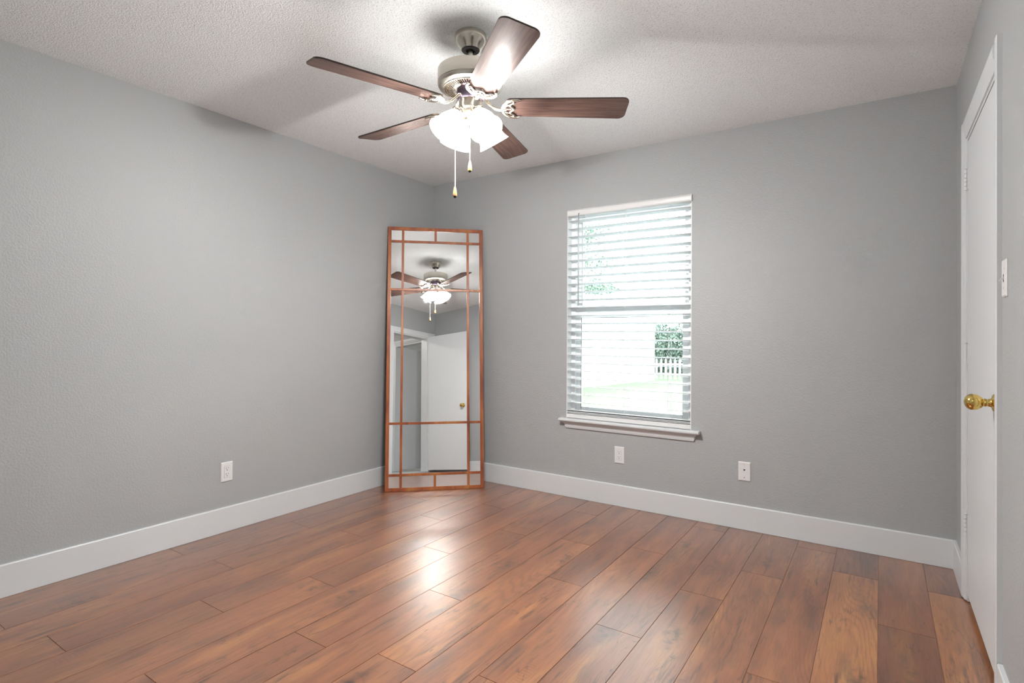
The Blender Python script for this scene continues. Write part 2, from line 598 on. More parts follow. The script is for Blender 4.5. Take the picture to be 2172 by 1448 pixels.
for hz in (1.858, 1.090, 0.340):
    bm = BM()
    for k in range(5):
        z0 = hz - 0.045 + k * 0.0182
        lathe(bm, [(0.0065, z0 + .0006), (0.0065, z0 + 0.0172)], 12, Matrix.Translation((W - 0.0055, DY1 - 0.020, 0)), cap0=True, cap1=True)
    lathe(bm, [(0.0035, hz + .046), (0.006, hz + 0.049), (0.003, hz + .052)], 12, Matrix.Translation((W - 0.0055, DY1 - 0.020, 0)), cap0=True, cap1=True)
    box(bm, (W - 0.002, DY1 - 0.050, hz - 0.045), (W + 0.002, DY1 - 0.026, hz + 0.045))
    auto(obj('door_hinge', bm, TRIM, slab))
bm = BM()
mk = Matrix.Translation((W + 0.001, -1.135, 0.945)) @ Matrix.Rotation(-PI / 2, 4, 'Y')
lathe(bm, [(0.0, 0.0), (0.031, 0.0), (0.031, 0.003), (0.026, 0.008), (0.016, 0.011), (0.0135, 0.014), (0.0125, 0.022), (0.0135, 0.029), (0.012, 0.031), (0.0155, 0.034), (0.021, 0.040),
           (0.0255, 0.048), (0.0275, 0.057), (0.0265, 0.066), (0.022, 0.074), (0.014, 0.080), (0.005, 0.0825), (0.0, 0.083)], 40, mk)
obj('door_knob', bm, BRASS, slab, smooth=True)['label'] = 'round polished brass knob'
# closet-like dark space closed off behind the slab
bm = BM(); box(bm, (W + 0.12, DY0 - 0.05, -0.02), (W + 0.14, DY1 + 0.05, DZ + 0.05)); obj('door_backing', bm, DARK, d1)

# ---------------------------------------------------------------- entry doorway, its open slab and the hall (seen in the mirror)
d2 = empty('door_2'); d2['kind'] = 'structure'
bm = BM()
cw = 0.075
box(bm, (FX0 - cw, -D, 0.006), (FX0 + .004, -D + 0.015, FZ + cw), 0.002); obj('casing', bm, TRIM, d2)
bm = BM(); box(bm, (FX1 - .004, -D, 0.006), (W - 0.016, -D + 0.015, FZ + cw), 0.002); obj('casing', bm, TRIM, d2)
bm = BM(); box(bm, (FX0 + .004, -D, FZ - .004), (FX1 - .004, -D + 0.015, FZ + cw), 0.002); obj('head_casing', bm, TRIM, d2)
bm = BM()
box(bm, (FX0 - 0.0, -D - 0.125, 0.006), (FX0 + 0.019, -D, FZ)); box(bm, (FX1 - 0.019, -D - 0.125, 0.006), (FX1, -D, FZ)); box(bm, (FX0 + .019, -D - 0.125, FZ - 0.019), (FX1 - .019, -D, FZ))
obj('door_jamb', bm, TRIM, d2)
sl2 = empty('door_slab_hung', (FX1 - 0.004, -D + 0.018, 0), (0, 0, math.radians(-5.5)), d2)
sl2.name = 'door_leaf'
bm = BM(); box(bm, (0.0, 0.0, 0.03), (0.035, 0.725, 2.045), 0.0015); obj('door_slab', bm, DOOR, sl2)
bm = BM()
mk = Matrix.Translation((0.0, 0.655, 0.945)) @ Matrix.Rotation(-PI / 2, 4, 'Y')
lathe(bm, [(0.0, 0.0), (0.031, 0.0), (0.031, 0.003), (0.026, 0.008), (0.0135, 0.014), (0.0125, 0.029), (0.021, 0.036), (0.0265, 0.045), (0.0265, 0.056), (0.02, 0.064), (0.0, 0.067)], 32, mk)
obj('door_knob', bm, BRASS, sl2, smooth=True)

# hall shell
HY = -5.6
HX = 3.455
WALLH = WALL
bm = BM(); box(bm, (1.4, HY, -0.03), (6.2, -D, -0.0005)); 
carpet = plain('grey_carpet', (0.44, 0.45, 0.46, 1), 0.95, var=0.12, nscale=140, spec=0.1)
struct('floor_hall', bm, carpet)
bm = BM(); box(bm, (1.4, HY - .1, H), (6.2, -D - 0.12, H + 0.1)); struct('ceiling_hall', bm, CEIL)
bm = BM(); box(bm, (1.3, HY - 0.1, -0.02), (6.2, HY, H)); struct('wall_hall_end', bm, WALLH)
bm = BM(); box(bm, (1.3, HY, -0.02), (1.4, -D - 0.12, H)); struct('wall_hall_side', bm, WALLH)
HDY0, HDY1 = -4.32, -3.665
bm = BM()
box(bm, (HX, HDY1, 0), (HX + 0.12, -D - 0.12, H)); box(bm, (HX, HY, 0), (HX + 0.12, HDY0, H)); box(bm, (HX, HDY0, FZ), (HX + 0.12, HDY1, H))
struct('wall_hall_right', bm, WALLH)
bm = BM(); box(bm, (6.1, HY, -0.02), (6.2, -D - 0.12, H)); box(bm, (W + T, -D - 0.12, -0.02), (6.2, -D, H)); struct('wall_side_room', bm, WALLH)
d3 = empty('door_3'); d3['kind'] = 'structure'
for nm, b_ in zip(('casing', 'casing', 'head_casing'), casing_bm(HDY0, HDY1, FZ, 0.075, HX, -1)):
    auto(obj(nm, b_, TRIM, d3))
bm = BM()
box(bm, (HX, HDY1 - 0.019, 0.006), (HX + 0.12, HDY1, FZ)); box(bm, (HX, HDY0, 0.006), (HX + 0.12, HDY0 + 0.019, FZ)); box(bm, (HX, HDY0 + .019, FZ - 0.019), (HX + 0.12, HDY1 - .019, FZ))
obj('door_jamb', bm, TRIM, d3)
bm = BM(); box(bm, (HX + 0.135, HDY0 + 0.02, 0.035), (HX + 0.74, HDY0 + 0.055, 2.015), 0.0015)
s3 = obj('door_slab', bm, DOOR, d3)
for hz in (1.80, 1.03, 0.25):
    bm = BM(); box(bm, (HX + 0.10, HDY0 + 0.018, hz - 0.045), (HX + 0.14, HDY0 + 0.022, hz + 0.045)); obj('door_hinge', bm, TRIM, s3)

# ---------------------------------------------------------------- window
win = empty('window_1'); win['kind'] = 'structure'
FY = 0.075      # inner face of the window unit
fw = 0.036


def ring_bm(x0, x1, z0, z1, w, ya, yb, bev=0.002):
    bm = BM()
    box(bm, (x0, ya, z0), (x0 + w, yb, z1), bev); box(bm, (x1 - w, ya, z0), (x1, yb, z1), bev)
    box(bm, (x0 + w, ya, z0), (x1 - w, yb, z0 + w), bev); box(bm, (x0 + w, ya, z1 - w), (x1 - w, yb, z1), bev)
    return bm


bm = BM()
box(bm, (WX0, 0.0005, WZ0 + .018), (WX0 + .004, FY - .010, WZ1)); box(bm, (WX1 - .004, 0.0005, WZ0 + .018), (WX1, FY - .010, WZ1)); box(bm, (WX0 + .004, 0.0005, WZ1 - .002), (WX1 - .004, FY - .010, WZ1))
obj('window_return', bm, VINYL, win)
obj('window_frame', ring_bm(WX0, WX1, WZ0 + .02, WZ1, fw, FY - .010, FY + 0.055), VINYL, win)
# lower sash (inner track)
lx0, lx1, lz0, lz1 = WX0 + fw - .004, WX1 - fw + .004, WZ0 + .02 + fw - .004, 1.372
low = obj('lower_sash', ring_bm(lx0, lx1, lz0, lz1, 0.046, FY, FY + 0.024), VINYL, win)
bm = BM(); box(bm, (lx0 + .01, FY - .006, 1.338), (lx1 - .01, FY + .001, 1.372), 0.002); obj('meeting_rail', bm, VINYL, low)
bm = BM()
for (xa, xb, za, zb) in ((1.383, 1.3855, .632, 1.294),):
    box(bm, (xa - .0015, FY - .0008, za), (xb, FY + .0002, zb))
box(bm, (1.383, FY - .0008, 1.2925), (2.117, FY + .0002, 1.296))
obj('glazing_gasket', bm, SEAL, low)
bm = BM(); box(bm, (lx0 + .046, FY + .010, lz0 + .046), (lx1 - .046, FY + .013, lz1 - .046)); obj('window_pane', bm, PANE, low)
up = obj('upper_sash', ring_bm(lx0, lx1, 1.345, WZ1 - fw + .004, 0.040, FY + 0.027, FY + 0.05), VINYL, win)
bm = BM(); box(bm, (lx0 + .040, FY + .036, 1.385), (lx1 - .040, FY + .039, WZ1 - fw - .036)); obj('window_pane', bm, PANE, up)
bm = BM(); box(bm, (lx0 + .038, FY + .0262, 1.385), (lx0 + .0405, FY + .0272, WZ1 - fw - .036)); obj('glazing_gasket', bm, SEAL, up)
for lx in (1.55, 1.95):
    bm = BM(); box(bm, (lx - .028, FY - .002, 1.372), (lx + .028, FY + .022, 1.379), .002); box(bm, (lx - .006, FY - .012, 1.377), (lx + .02, FY + .01, 1.384), .002); obj('sash_lock', bm, VINYL, low)
# stool (inner sill) and cove apron with mitred returns
bm = BM()
prof = [(FY, 0.548), (FY, 0.566), (-0.044, 0.566), (-0.050, 0.560), (-0.050, 0.552), (-0.044, 0.546), (0.0, 0.546), (0.0, 0.548)]
vs = []
prism(bm, [(-0.044, 0.566), (-0.0495, 0.561), (-0.0495, 0.552), (-0.044, 0.546), (0.0, 0.546), (0.0, 0.566)], 'x', 1.262, 2.256)
prism(bm, [(0.0, 0.546), (0.0, 0.566), (FY - .009, 0.566), (FY - .009, 0.546)], 'x', WX0, WX1)
auto(obj('window_sill', bm, TRIM, win))
bm = BM()
ap = [(0.038, 0.546), (0.036, 0.541), (0.026, 0.536), (0.018, 0.527), (0.014, 0.516), (0.015, 0.510), (0.011, 0.503), (0.010, 0.497)]
rows = []
for d_, z in ap:
    xl, xr = 1.312 - d_, 2.207 + d_
    rows.append([bm.verts.new((xl, 0, z)), bm.verts.new((xl, -d_, z)), bm.verts.new((xr, -d_, z)), bm.verts.new((xr, 0, z))])
for i in range(len(rows) - 1):
    for k in range(3): bm.faces.new((rows[i][k], rows[i][k + 1], rows[i + 1][k + 1], rows[i + 1][k]))
bm.faces.new(rows[-1]); bm.faces.new(list(reversed(rows[0])))
auto(obj('window_apron', bm, TRIM, win), 50)

# ---------------------------------------------------------------- venetian blind
bl = empty('window_blind', (1.75, 0.03, WZ1))
tag(bl, 'white horizontal slat blind with open slats hanging in the bedroom window', 'blind')
loc = Vector((1.75, 0.03, WZ1))


def bobj(name, bm, mat, parent=bl, **k):
    bmesh.ops.translate(bm, verts=bm.verts, vec=-loc)
    return obj(name, bm, mat, parent, **k)


bm = BM(); box(bm, (WX0 + .004, 0.004, 2.028), (WX1 - .004, 0.058, 2.068), 0.001); bobj('head_rail', bm, PLASTIC)
bm = BM()
prism(bm, [(-0.003, 2.066), (-0.008, 2.062), (-0.009, 2.048), (-0.0065, 2.040), (-0.0065, 2.034), (-0.009, 2.028), (-0.007, 2.0255), (0.002, 2.0255), (0.002, 2.066)], 'x', WX0 + .002, WX1 - .003)
auto(bobj('valance', bm, PLASTIC))
bm = BM(); box(bm, (WX1 - 0.004, -0.012, 2.024), (WX1 + .002, 0.01, 2.069), 0.001); bobj('rail_bracket', bm, PLASTIC)
SW = 0.063
tilt = math.radians(6.8)


def slat_mesh(nm):
    bm = BM()
    n = 6
    up_, lo_ = [], []
    for i in range(n + 1):
        s = -SW / 2 + SW * i / n
        cr = 0.0022 * (1 - (2 * s / SW) ** 2)
        up_.append((s, cr + 0.0017)); lo_.append((s, cr - 0.0017))
    prism(bm, up_ + list(reversed(lo_)), 'x', -0.4425, 0.4425)
    return bm


first = None
for k in range(-11, 14):
    zf = 1.252 + 0.057 * k            # height of the room-side edge
    y_c = 0.030
    if first is None:
        first = auto(obj('slat', slat_mesh('slat'), SLAT, bl), 40)
        s = first
    else:
        s = first.copy(); C.objects.link(s); s.parent = bl
    s.location = (0.0, y_c - loc.y, zf - math.sin(tilt) * SW / 2 - loc.z)
    s.rotation_euler = (-tilt, 0, 0)
for z in (0.6045, 0.6125):
    s = first.copy(); C.objects.link(s); s.parent = bl
    s.location = (0.0, 0.030 - loc.y, z - loc.z); s.rotation_euler = (0, 0, 0)
bm = BM(); box(bm, (1.3075, -0.001, 0.569), (2.1925, 0.061, 0.598), 0.003, seg=2); bobj('bottom_rail', bm, PLASTIC)
for cx in (1.447, 1.746, 2.049):
    for cy in (-0.0035, 0.0635):
        bm = BM(); tube(bm, [(cx, cy, 2.03), (cx, cy, 0.585)], 0.0009, 6); bobj('ladder_cord', bm, PLASTIC)
    bm = BM(); tube(bm, [(cx + .012, -0.0025, 2.03), (cx + .012, -0.0025, 0.60)], 0.0007, 6); bobj('lift_cord', bm, PLASTIC)
bm = BM(); tube(bm, [(1.400, -0.016, 2.022), (1.4015, -0.015, 1.378)], 0.0042, 8)
wand = bobj('tilt_wand', bm, plain('clear_grey_wand', (0.33, 0.35, 0.36, 1), 0.25)); wand['label'] = 'slim grey tilt wand'
bm = BM(); tube(bm, smooth_path([(1.400, 0.0, 2.040), (1.400, -0.012, 2.038), (1.400, -0.016, 2.030), (1.400, -0.014, 2.020)], 4), 0.0022, 6); bobj('wand_hook', bm, BLACK, wand)
# hook sits in the blind's coordinates through its parent wand (wand has no offset of its own)

# ---------------------------------------------------------------- wall plates


def plate(name, loc, rotz, kind):
    """local frame: x across the wall, -y into the room, z up; origin on the wall plane"""
    t = empty(name, loc, (0, 0, rotz))
    bm = BM()
    hw, hh = 0.035, 0.057
    v = [bm.verts.new(p) for p in ((-hw, 0, -hh), (hw, 0, -hh), (hw, 0, hh), (-hw, 0, hh), (-hw, -.003, -hh), (hw, -.003, -hh), (hw, -.003, hh), (-hw, -.003, hh),
                                   (-hw + .004, -.006, -hh + .004), (hw - .004, -.006, -hh + .004), (hw - .004, -.006, hh - .004), (-hw + .004, -.006, hh - .004))]
    for a in (0, 4):
        for q in range(4): bm.faces.new((v[a + q], v[a + (q + 1) % 4], v[a + 4 + (q + 1) % 4], v[a + 4 + q]))
    bm.faces.new(v[8:12]); bm.faces.new(v[0:4])
    obj('wall_plate', bm, PLASTIC, t)
    if kind == 'outlet':
        bm = BM(); box(bm, (-.0168, -.0075, -.0335), (.0168, -.0055, .0335), .0006); rc = obj('receptacle', bm, PLASTIC, t)
        bm = BM(); box(bm, (-.0176, -.0061, -.0343), (.0176, -.0059, .0343)); obj('seam', bm, SEAL, rc)
        for zc in (0.0185, -0.0155):
            bm = BM(); box(bm, (-.0078, -.0080, zc - .0005), (-.0056, -.0070, zc + .0080)); obj('slot', bm, DARK, rc)
            bm = BM(); box(bm, (.0056, -.0080, zc + .0005), (.0076, -.0070, zc + .0075)); obj('slot', bm, DARK, rc)
            bm = BM(); lathe(bm, [(.0027, 0), (.0027, .001)], 14, Matrix.Translation((0, -.0070, zc - .0075)) @ Matrix.Rotation(PI / 2, 4, 'X'), cap0=True, cap1=True); obj('ground_hole', bm, DARK, rc)
    elif kind == 'phone':
        bm = BM(); prism(bm, [(-.0055, .0135), (.0055, .0135), (.0055, .0095), (.0025, .0065), (.0025, .0045), (-.0025, .0045), (-.0025, .0065), (-.0055, .0095)], 'y', -.0066, -.0055)
        obj('phone_jack', bm, DARK, t)
        for zc in (.042, -.036):
            bm = BM(); lathe(bm, [(.0028, 0), (.0028, .0012)], 14, Matrix.Translation((0, -.0058, zc)) @ Matrix.Rotation(PI / 2, 4, 'X'), cap0=True, cap1=True); obj('screw', bm, SEAL if zc < 0 else NICKEL, t)
    else:
        bm = BM(); box(bm, (-.005, -.0066, -.012), (.005, -.0055, .012)); obj('toggle_slot', bm, SEAL, t)
        bm = BM(); prism(bm, [(-.005, -.004), (-.016, -.010), (-.0175, -.005), (-.006, .005)], 'x', -.0042, .0042); obj('toggle', bm, PLASTIC, t)
        for zc in (.030, -.030):
            bm = BM(); lathe(bm, [(.0028, 0), (.0028, .0012)], 14, Matrix.Translation((0, -.0058, zc)) @ Matrix.Rotation(PI / 2, 4, 'X'), cap0=True, cap1=True); obj('screw', bm, PLASTIC, t)
    return t


tag(plate('wall_outlet', (0.0, -1.784, 0.349), PI / 2, 'outlet'), 'white duplex wall outlet on the left wall above the baseboard', 'outlet', 'wall outlets')
tag(plate('wall_outlet', (1.714, 0.0, 0.347), 0.0, 'outlet'), 'white duplex wall outlet below the window sill', 'outlet', 'wall outlets')
tag(plate('phone_wall_plate', (2.518, 0.0, 0.349), 0.0, 'phone'), 'white wall plate with one small black phone jack, right of the window', 'wall plate')
tag(plate('light_switch', (W, -1.325, 1.345), -PI / 2, 'switch'), 'white toggle light switch on the right wall beside the door casing', 'light switch')

# ---------------------------------------------------------------- leaning mirror
MW, MH, MTH = 0.7358, 2.012, 0.020
az = math.radians(43.60)
mt = math.radians(6.0)
# origin: bottom left corner of the front face, x along the bottom edge, z up the face, -y out of the face
mir = empty('floor_mirror', (0.1645, -0.6895, 0.0005), (0, 0, 0))
mir.rotation_mode = 'QUATERNION'
mir.rotation_quaternion = (Matrix.Rotation(az, 4, 'Z') @ Matrix.Rotation(-mt, 4, 'X')).to_quaternion()
tag(mir, 'tall cherry-framed grid mirror leaning across the room corner left of the window', 'mirror')
fr = 0.026


def mobj(nm, a, b, mat=FRAME_WOOD, bev=0.002, parent=mir):
    bm = BM(); box(bm, a, b, bev)
    return obj(nm, bm, mat, parent)


mobj('frame_rail', (fr, 0, 0.0), (MW - fr, MTH, fr))
mobj('frame_rail', (fr, 0, MH - fr), (MW - fr, MTH, MH))
mobj('frame_stile', (0, 0, 0), (fr, MTH, MH))
mobj('frame_stile', (MW - fr, 0, 0), (MW, MTH, MH))
mobj('mirror_pane', (fr - .004, 0.008, fr - .004), (MW - fr + .004, 0.012, MH - fr + .004), MIRROR, 0)
mobj('mirror_backing', (fr - .004, 0.0125, fr - .004), (MW - fr + .004, 0.016, MH - fr + .004), plain('brown_board', (0.12, 0.07, 0.04, 1), 0.8), 0)
mwd = 0.018
hs = (0.118, 0.497, 1.518, 1.897)
for z in hs:
    mobj('muntin', (fr, 0.0008, z - mwd / 2), (MW - fr, 0.0078, z + mwd / 2), bev=0.0015)
segs = [fr] + list(hs) + [MH - fr]
for xv in (0.1145, 0.618):
    for i in range(5):
        a = segs[i] + (mwd / 2 if i else 0); b = segs[i + 1] - (mwd / 2 if i < 4 else 0)
        mobj('muntin', (xv - mwd / 2, 0.0015, a), (xv + mwd / 2, 0.0078, b), bev=0.0015)
mobj('muntin', (0.366 - mwd / 2, 0.0015, fr), (0.366 + mwd / 2, 0.0078, hs[0] - mwd / 2), bev=0.0015)
mobj('muntin', (0.366 - mwd / 2, 0.0015, hs[3] + mwd / 2), (0.366 + mwd / 2, 0.0078, MH - fr), bev=0.0015)

# ---------------------------------------------------------------- ceiling fan
FXc, FYc = 1.745, -1.712
fan = empty('ceiling_fan', (FXc, FYc, 0))
tag(fan, 'five-blade ceiling fan with dark wood blades and four lit glass shades', 'ceiling fan')
bm = BM()
lathe(bm, [(0.0, 2.4395), (0.064, 2.4395), (0.0675, 2.436), (0.0675, 2.424), (0.0655, 2.415), (0.060, 2.403), (0.052, 2.392), (0.0455, 2.384), (0.0415, 2.377), (0.0395, 2.3735), (0.036, 2.3735)], 56)
canopy = auto(obj('canopy', bm, NICKEL_SHINY, fan), 40)
bm = BM(); lathe(bm, [(0.0375, 2.3755), (0.0385, 2.372), (0.036, 2.3695), (0.020, 2.3695), (0.019, 2.376), (0.0, 2.376)], 48); auto(obj('canopy_ring', bm, BLACK, fan))
bm = BM(); lathe(bm, [(0.0102, 2.385), (0.0102, 2.288)], 24); obj('downrod', bm, NICKEL, fan, smooth=True)
bm = BM(); lathe(bm, [(0.0102, 2.302), (0.017, 2.300), (0.019, 2.290), (0.019, 2.284)], 24); auto(obj('rod_collar', bm, BLACK, fan))
bm = BM()
lathe(bm, [(0.0, 2.287), (0.130, 2.287), (0.137, 2.285), (0.139, 2.281), (0.139, 2.230), (0.1375, 2.2275), (0.139, 2.225), (0.1385, 2.220), (0.134, 2.212), (0.125, 2.2075), (0.116, 2.206), (0.1155, 2.2035)], 80)
motor = auto(obj('motor_housing', bm, NICKEL, fan), 30)
bm = BM(); lathe(bm, [(0.116, 2.2105), (0.06, 2.2085)], 64); obj('vent_recess', bm, plain('bronze_shadow', (0.17, 0.12, 0.07, 1), 0.45, 0.7), motor)
bm = BM()
for k in range(64):
    a = 2 * PI * k / 64
    mm = Matrix.Rotation(a, 4, 'Z')
    t_ = bmesh.new()
    bmesh.ops.create_cube(t_, size=1)
    for v in t_.verts: v.co = Vector((0.0935 + v.co.x * 0.044, v.co.y * 0.0032, 2.2045 + v.co.z * 0.005 - (v.co.x) * -0.002))
    merge(bm, t_, mm)
lathe(bm, [(0.1155, 2.2065), (0.1155, 2.2025), (0.111, 2.2020), (0.111, 2.2065)], 64)
lathe(bm, [(0.076, 2.2055), (0.076, 2.2010), (0.064, 2.1990), (0.057, 2.1990), (0.057, 2.2040)], 64)
obj('vent_grille', bm, NICKEL_SHINY, motor)
bm = BM(); lathe(bm, [(0.057, 2.2005), (0.0575, 2.188), (0.0555, 2.164), (0.050, 2.157), (0.0, 2.157)], 48); 
for k in range(10):
    a = 2 * PI * (k + .5) / 10
    lathe(bm, [(0.0035, -.002), (0.0035, .003), (0.0, .0035)], 10, Matrix.Rotation(a, 4, 'Z') @ Matrix.Translation((.056, 0, 2.190)) @ Matrix.Rotation(PI / 2, 4, 'Y'), cap0=True)
auto(obj('flywheel', bm, FLYWHEEL, fan))
bm = BM(); lathe(bm, [(0.0, 2.158), (0.0475, 2.158), (0.0488, 2.156), (0.0488, 2.123), (0.0475, 2.120), (0.040, 2.119), (0.036, 2.116), (0.034, 2.104), (0.027, 2.096), (0.014, 2.092),
                          (0.012, 2.080), (0.016, 2.074), (0.014, 2.064), (0.006, 2.058), (0.0, 2.057)], 48); sw = auto(obj('switch_housing', bm, NICKEL, fan), 40)

# blades with their irons
BPH = 34.0
ZB = 2.132


def blade_bm():
    bm = BM()
    L0, L1, w0, w1 = 0.155, 0.668, 0.0585, 0.0710
    pts = []
    rc = 0.030
    # outline: root corners small radius, tip corners large radius
    def arc(cx, cy, r, a0, a1, n=8):
        return [(cx + r * math.cos(a0 + (a1 - a0) * i / n), cy + r * math.sin(a0 + (a1 - a0) * i / n)) for i in range(n + 1)]
    pts += arc(L0 + .018, -w0 + .018, .018, -PI, -PI / 2)
    pts += arc(L1 - rc, -w1 + rc, rc, -PI / 2, -0.10)
    pts += arc(L1 - rc, w1 - rc, rc, 0.10, PI / 2)
    pts += arc(L0 + .018, w0 - .018, .018, PI / 2, PI)
    prism(bm, pts, 'z', -0.003, 0.003)
    for f in bm.faces:
        if abs(f.normal.z) < 0.5: f.material_index = 1
    bm.normal_update()
    for f in bm.faces:
        f.material_index = 0 if abs(f.normal.z) > 0.5 else 1
    return bm


def iron_bm():
    bm = BM()
    zb = -0.0085
    # S-curved arm from the flywheel out to the bracket
    tube(bm, smooth_path([(0.050, 0, 0.040), (0.062, 0, 0.034), (0.078, 0, 0.016), (0.098, 0, -0.002), (0.118, 0, -0.011), (0.134, 0, -0.012), (0.146, 0, -0.011)], 5), [0.0085] * 31, 12, flat=0.7)
    half = [(0.138, 0), (0.141, 0.018), (0.150, 0.036), (0.163, 0.050), (0.180, 0.0585), (0.198, 0.0590), (0.212, 0.055)]
    path = [(x, -y, zb) for x, y in reversed(half)] + [(x, y, zb) for x, y in half[1:]]
    pp = smooth_path(path, 5)
    n = len(pp)
    tube(bm, pp, [0.0052 + 0.0036 * math.sin(PI * min(1, max(0, i / (n - 1)))) for i in range(n)], 12, flat=0.7)
    wav = []
    for i in range(29):
        y = -0.050 + 0.100 * i / 28
        x = 0.176 + 0.009 * math.cos(y / 0.050 * PI * 2) + 0.006 * abs(y / .05)
        wav.append((x, y, zb))
    tube(bm, wav, 0.0048, 10, flat=0.8)
    for y in (-0.030, 0.0, 0.030):
        tube(bm, [(0.141, y * 0.45, zb), (0.158, y * .8, zb), (0.176, y, zb)], 0.0040, 10, flat=.8)
    for x, y in ((0.152, 0), (0.186, 0.046), (0.186, -0.046)):
        lathe(bm, [(0.0, -0.0165), (0.0035, -0.016), (0.005, -0.0135), (0.005, -0.006)], 12, Matrix.Translation((x, y, 0)))
    tube(bm, [(0.146, -0.016, zb + .002), (0.146, 0.016, zb + .002)], 0.010, 8, flat=.35)
    return bm


bl0 = obj('blade', blade_bm(), [BLADE_WOOD, BLADE_EDGE], fan)
ir0 = auto(obj('blade_iron', iron_bm(), NICKEL_SHINY, bl0), 60)
for k in range(5):
    if k == 0: b_, i_ = bl0, ir0
    else:
        b_ = bl0.copy(); C.objects.link(b_); b_.parent = fan
        i_ = ir0.copy(); C.objects.link(i_); i_.parent = b_
    b_.location = (0, 0, ZB)
    b_.rotation_euler = (math.radians(-12), 0, math.radians(BPH + 72 * k))

# glass shades, holders and bulbs
SA = (70, 160, 250, 340)
TILT = math.radians(35)
prof_out = [(0.0265, 0.0), (0.0275, 0.008), (0.0300, 0.016), (0.0360, 0.028), (0.0430, 0.042), (0.0490, 0.056), (0.0530, 0.070), (0.0555, 0.084), (0.0590, 0.098), (0.0650, 0.109), (0.0690, 0.1155)]
prof_in = [(r - 0.0028, s) for r, s in reversed(prof_out)]
for k, a in enumerate(SA):
    ar = math.radians(a)
    d = Vector((math.sin(TILT) * math.cos(ar), math.sin(TILT) * math.sin(ar), -math.cos(TILT)))
    neck = Vector((0.059 * math.cos(ar), 0.059 * math.sin(ar), 2.094))
    rotq = Vector((0, 0, 1)).rotation_difference(d)
    bm = BM(); lathe(bm, prof_out + prof_in, 48)
    sh = obj('glass_shade', bm, SHADE, fan, smooth=True, loc=neck)
    sh.rotation_mode = 'QUATERNION'; sh.rotation_quaternion = rotq
    sh['label'] = 'lit frosted bell shade'
    bm = BM(); lathe(bm, [(0.0, -0.016), (0.012, -0.016), (0.020, -0.012), (0.0285, -0.004), (0.0295, 0.004), (0.0288, 0.012), (0.0280, 0.012)], 32)
    auto(obj('shade_holder', bm, NICKEL_SHINY, sh), 50)
    bm = BM(); lathe(bm, [(0.0, 0.088), (0.008, 0.087), (0.018, 0.080), (0.0235, 0.068), (0.0235, 0.058), (0.018, 0.044), (0.013, 0.030), (0.012, 0.006), (0.0, 0.006)], 24)
    obj('light_bulb', bm, SHADE, sh, smooth=True)
    bm = BM(); tube(bm, smooth_path([(0.026 * math.cos(ar), 0.026 * math.sin(ar), 2.108), (0.040 * math.cos(ar), 0.040 * math.sin(ar), 2.113), tuple(neck - d * 0.010)], 5), 0.0065, 10)
    obj('lamp_arm', bm, NICKEL, fan, smooth=True)
    ld = bpy.data.lights.new('bulb_light', 'POINT'); ld.energy = BULB_WATTS; ld.color = LAMP_COL; ld.shadow_soft_size = 0.020
    lo = bpy.data.objects.new('bulb_light', ld); C.objects.link(lo); lo.parent = fan
    lo.location = neck + d * 0.110

# pull chains


def pull(x, y, ztop, zfob, mat):
    bm = BM()
    z = ztop
    pr = []
    while z > zfob + 0.047:
        pr += [(0.0006, z), (0.0015, z - 0.0012), (0.0015, z - 0.0024), (0.0006, z - 0.0036)]
        z -= 0.0036
    lathe(bm, pr, 8, Matrix.Translation((x, y, 0)), cap0=True, cap1=True)
    ch = obj('pull_chain', bm, CHAIN, fan, smooth=True)
    bm = BM()
    lathe(bm, [(0.0008, zfob + 0.050), (0.0035, zfob + 0.046), (0.0060, zfob + 0.036), (0.0082, zfob + 0.022), (0.0085, zfob + 0.014), (0.0078, zfob + .008)], 24, Matrix.Translation((x, y, 0)), mi=0)
    lathe(bm, [(0.0078, zfob + .008), (0.0060, zfob + 0.003), (0.0032, zfob + 0.0005), (0.0, zfob)], 24, Matrix.Translation((x, y, 0)), mi=1)
    obj('fob', bm, [mat, FOB_TIP], ch, smooth=True)


pull(-0.036, -0.054, 2.135, 1.737, FOB_DARK)
pull(0.030, -0.038, 2.130, 1.838, FOB_LIGHT)

# added, unseen lamp behind the camera that brightens the mirrored hall
hl = empty('added_hall_fill_lamp', (2.3, -4.7, 0))
tag(hl, 'added unseen round fill lamp in the hall behind the entry doorway', 'ceiling lamp')
bm = BM(); lathe(bm, [(0.0, 2.439), (0.15, 2.439), (0.155, 2.425), (0.15, 2.415)], 32); obj('fill_lamp_base', bm, PLASTIC, hl)
HG = M('hall_fill_glass'); HG.set((.9, .9, .88, 1), .4); HG.b.inputs['Emission Color'].default_value = (1, .93, .85, 1); HG.b.inputs['Emission Strength'].default_value = HALL_FILL_GLOW
bm = BM(); lathe(bm, [(0.15, 2.416), (0.14, 2.385), (0.10, 2.360), (0.05, 2.350), (0.0, 2.348)], 32); obj('fill_lamp_glass', bm, HG.m, hl, smooth=True)

# ---------------------------------------------------------------- outdoors
GZ = -0.70
grass = M('lawn_grass')
gn = grass.noise(grass.coords(), 3.0, 6, 0.65)
grass.set(grass.ramp(gn, [(0.3, (0.074, 0.100, 0.060, 1)), (0.7, (0.104, 0.126, 0.084, 1))]), 0.9, spec=0.1)
bm = BM(); box(bm, (-30, 0.3, GZ - 0.2), (20, 60, GZ)); lawn = obj('lawn', bm, grass.m)
tag(lawn, 'pale green lawn outside the window', 'lawn', kind='stuff')

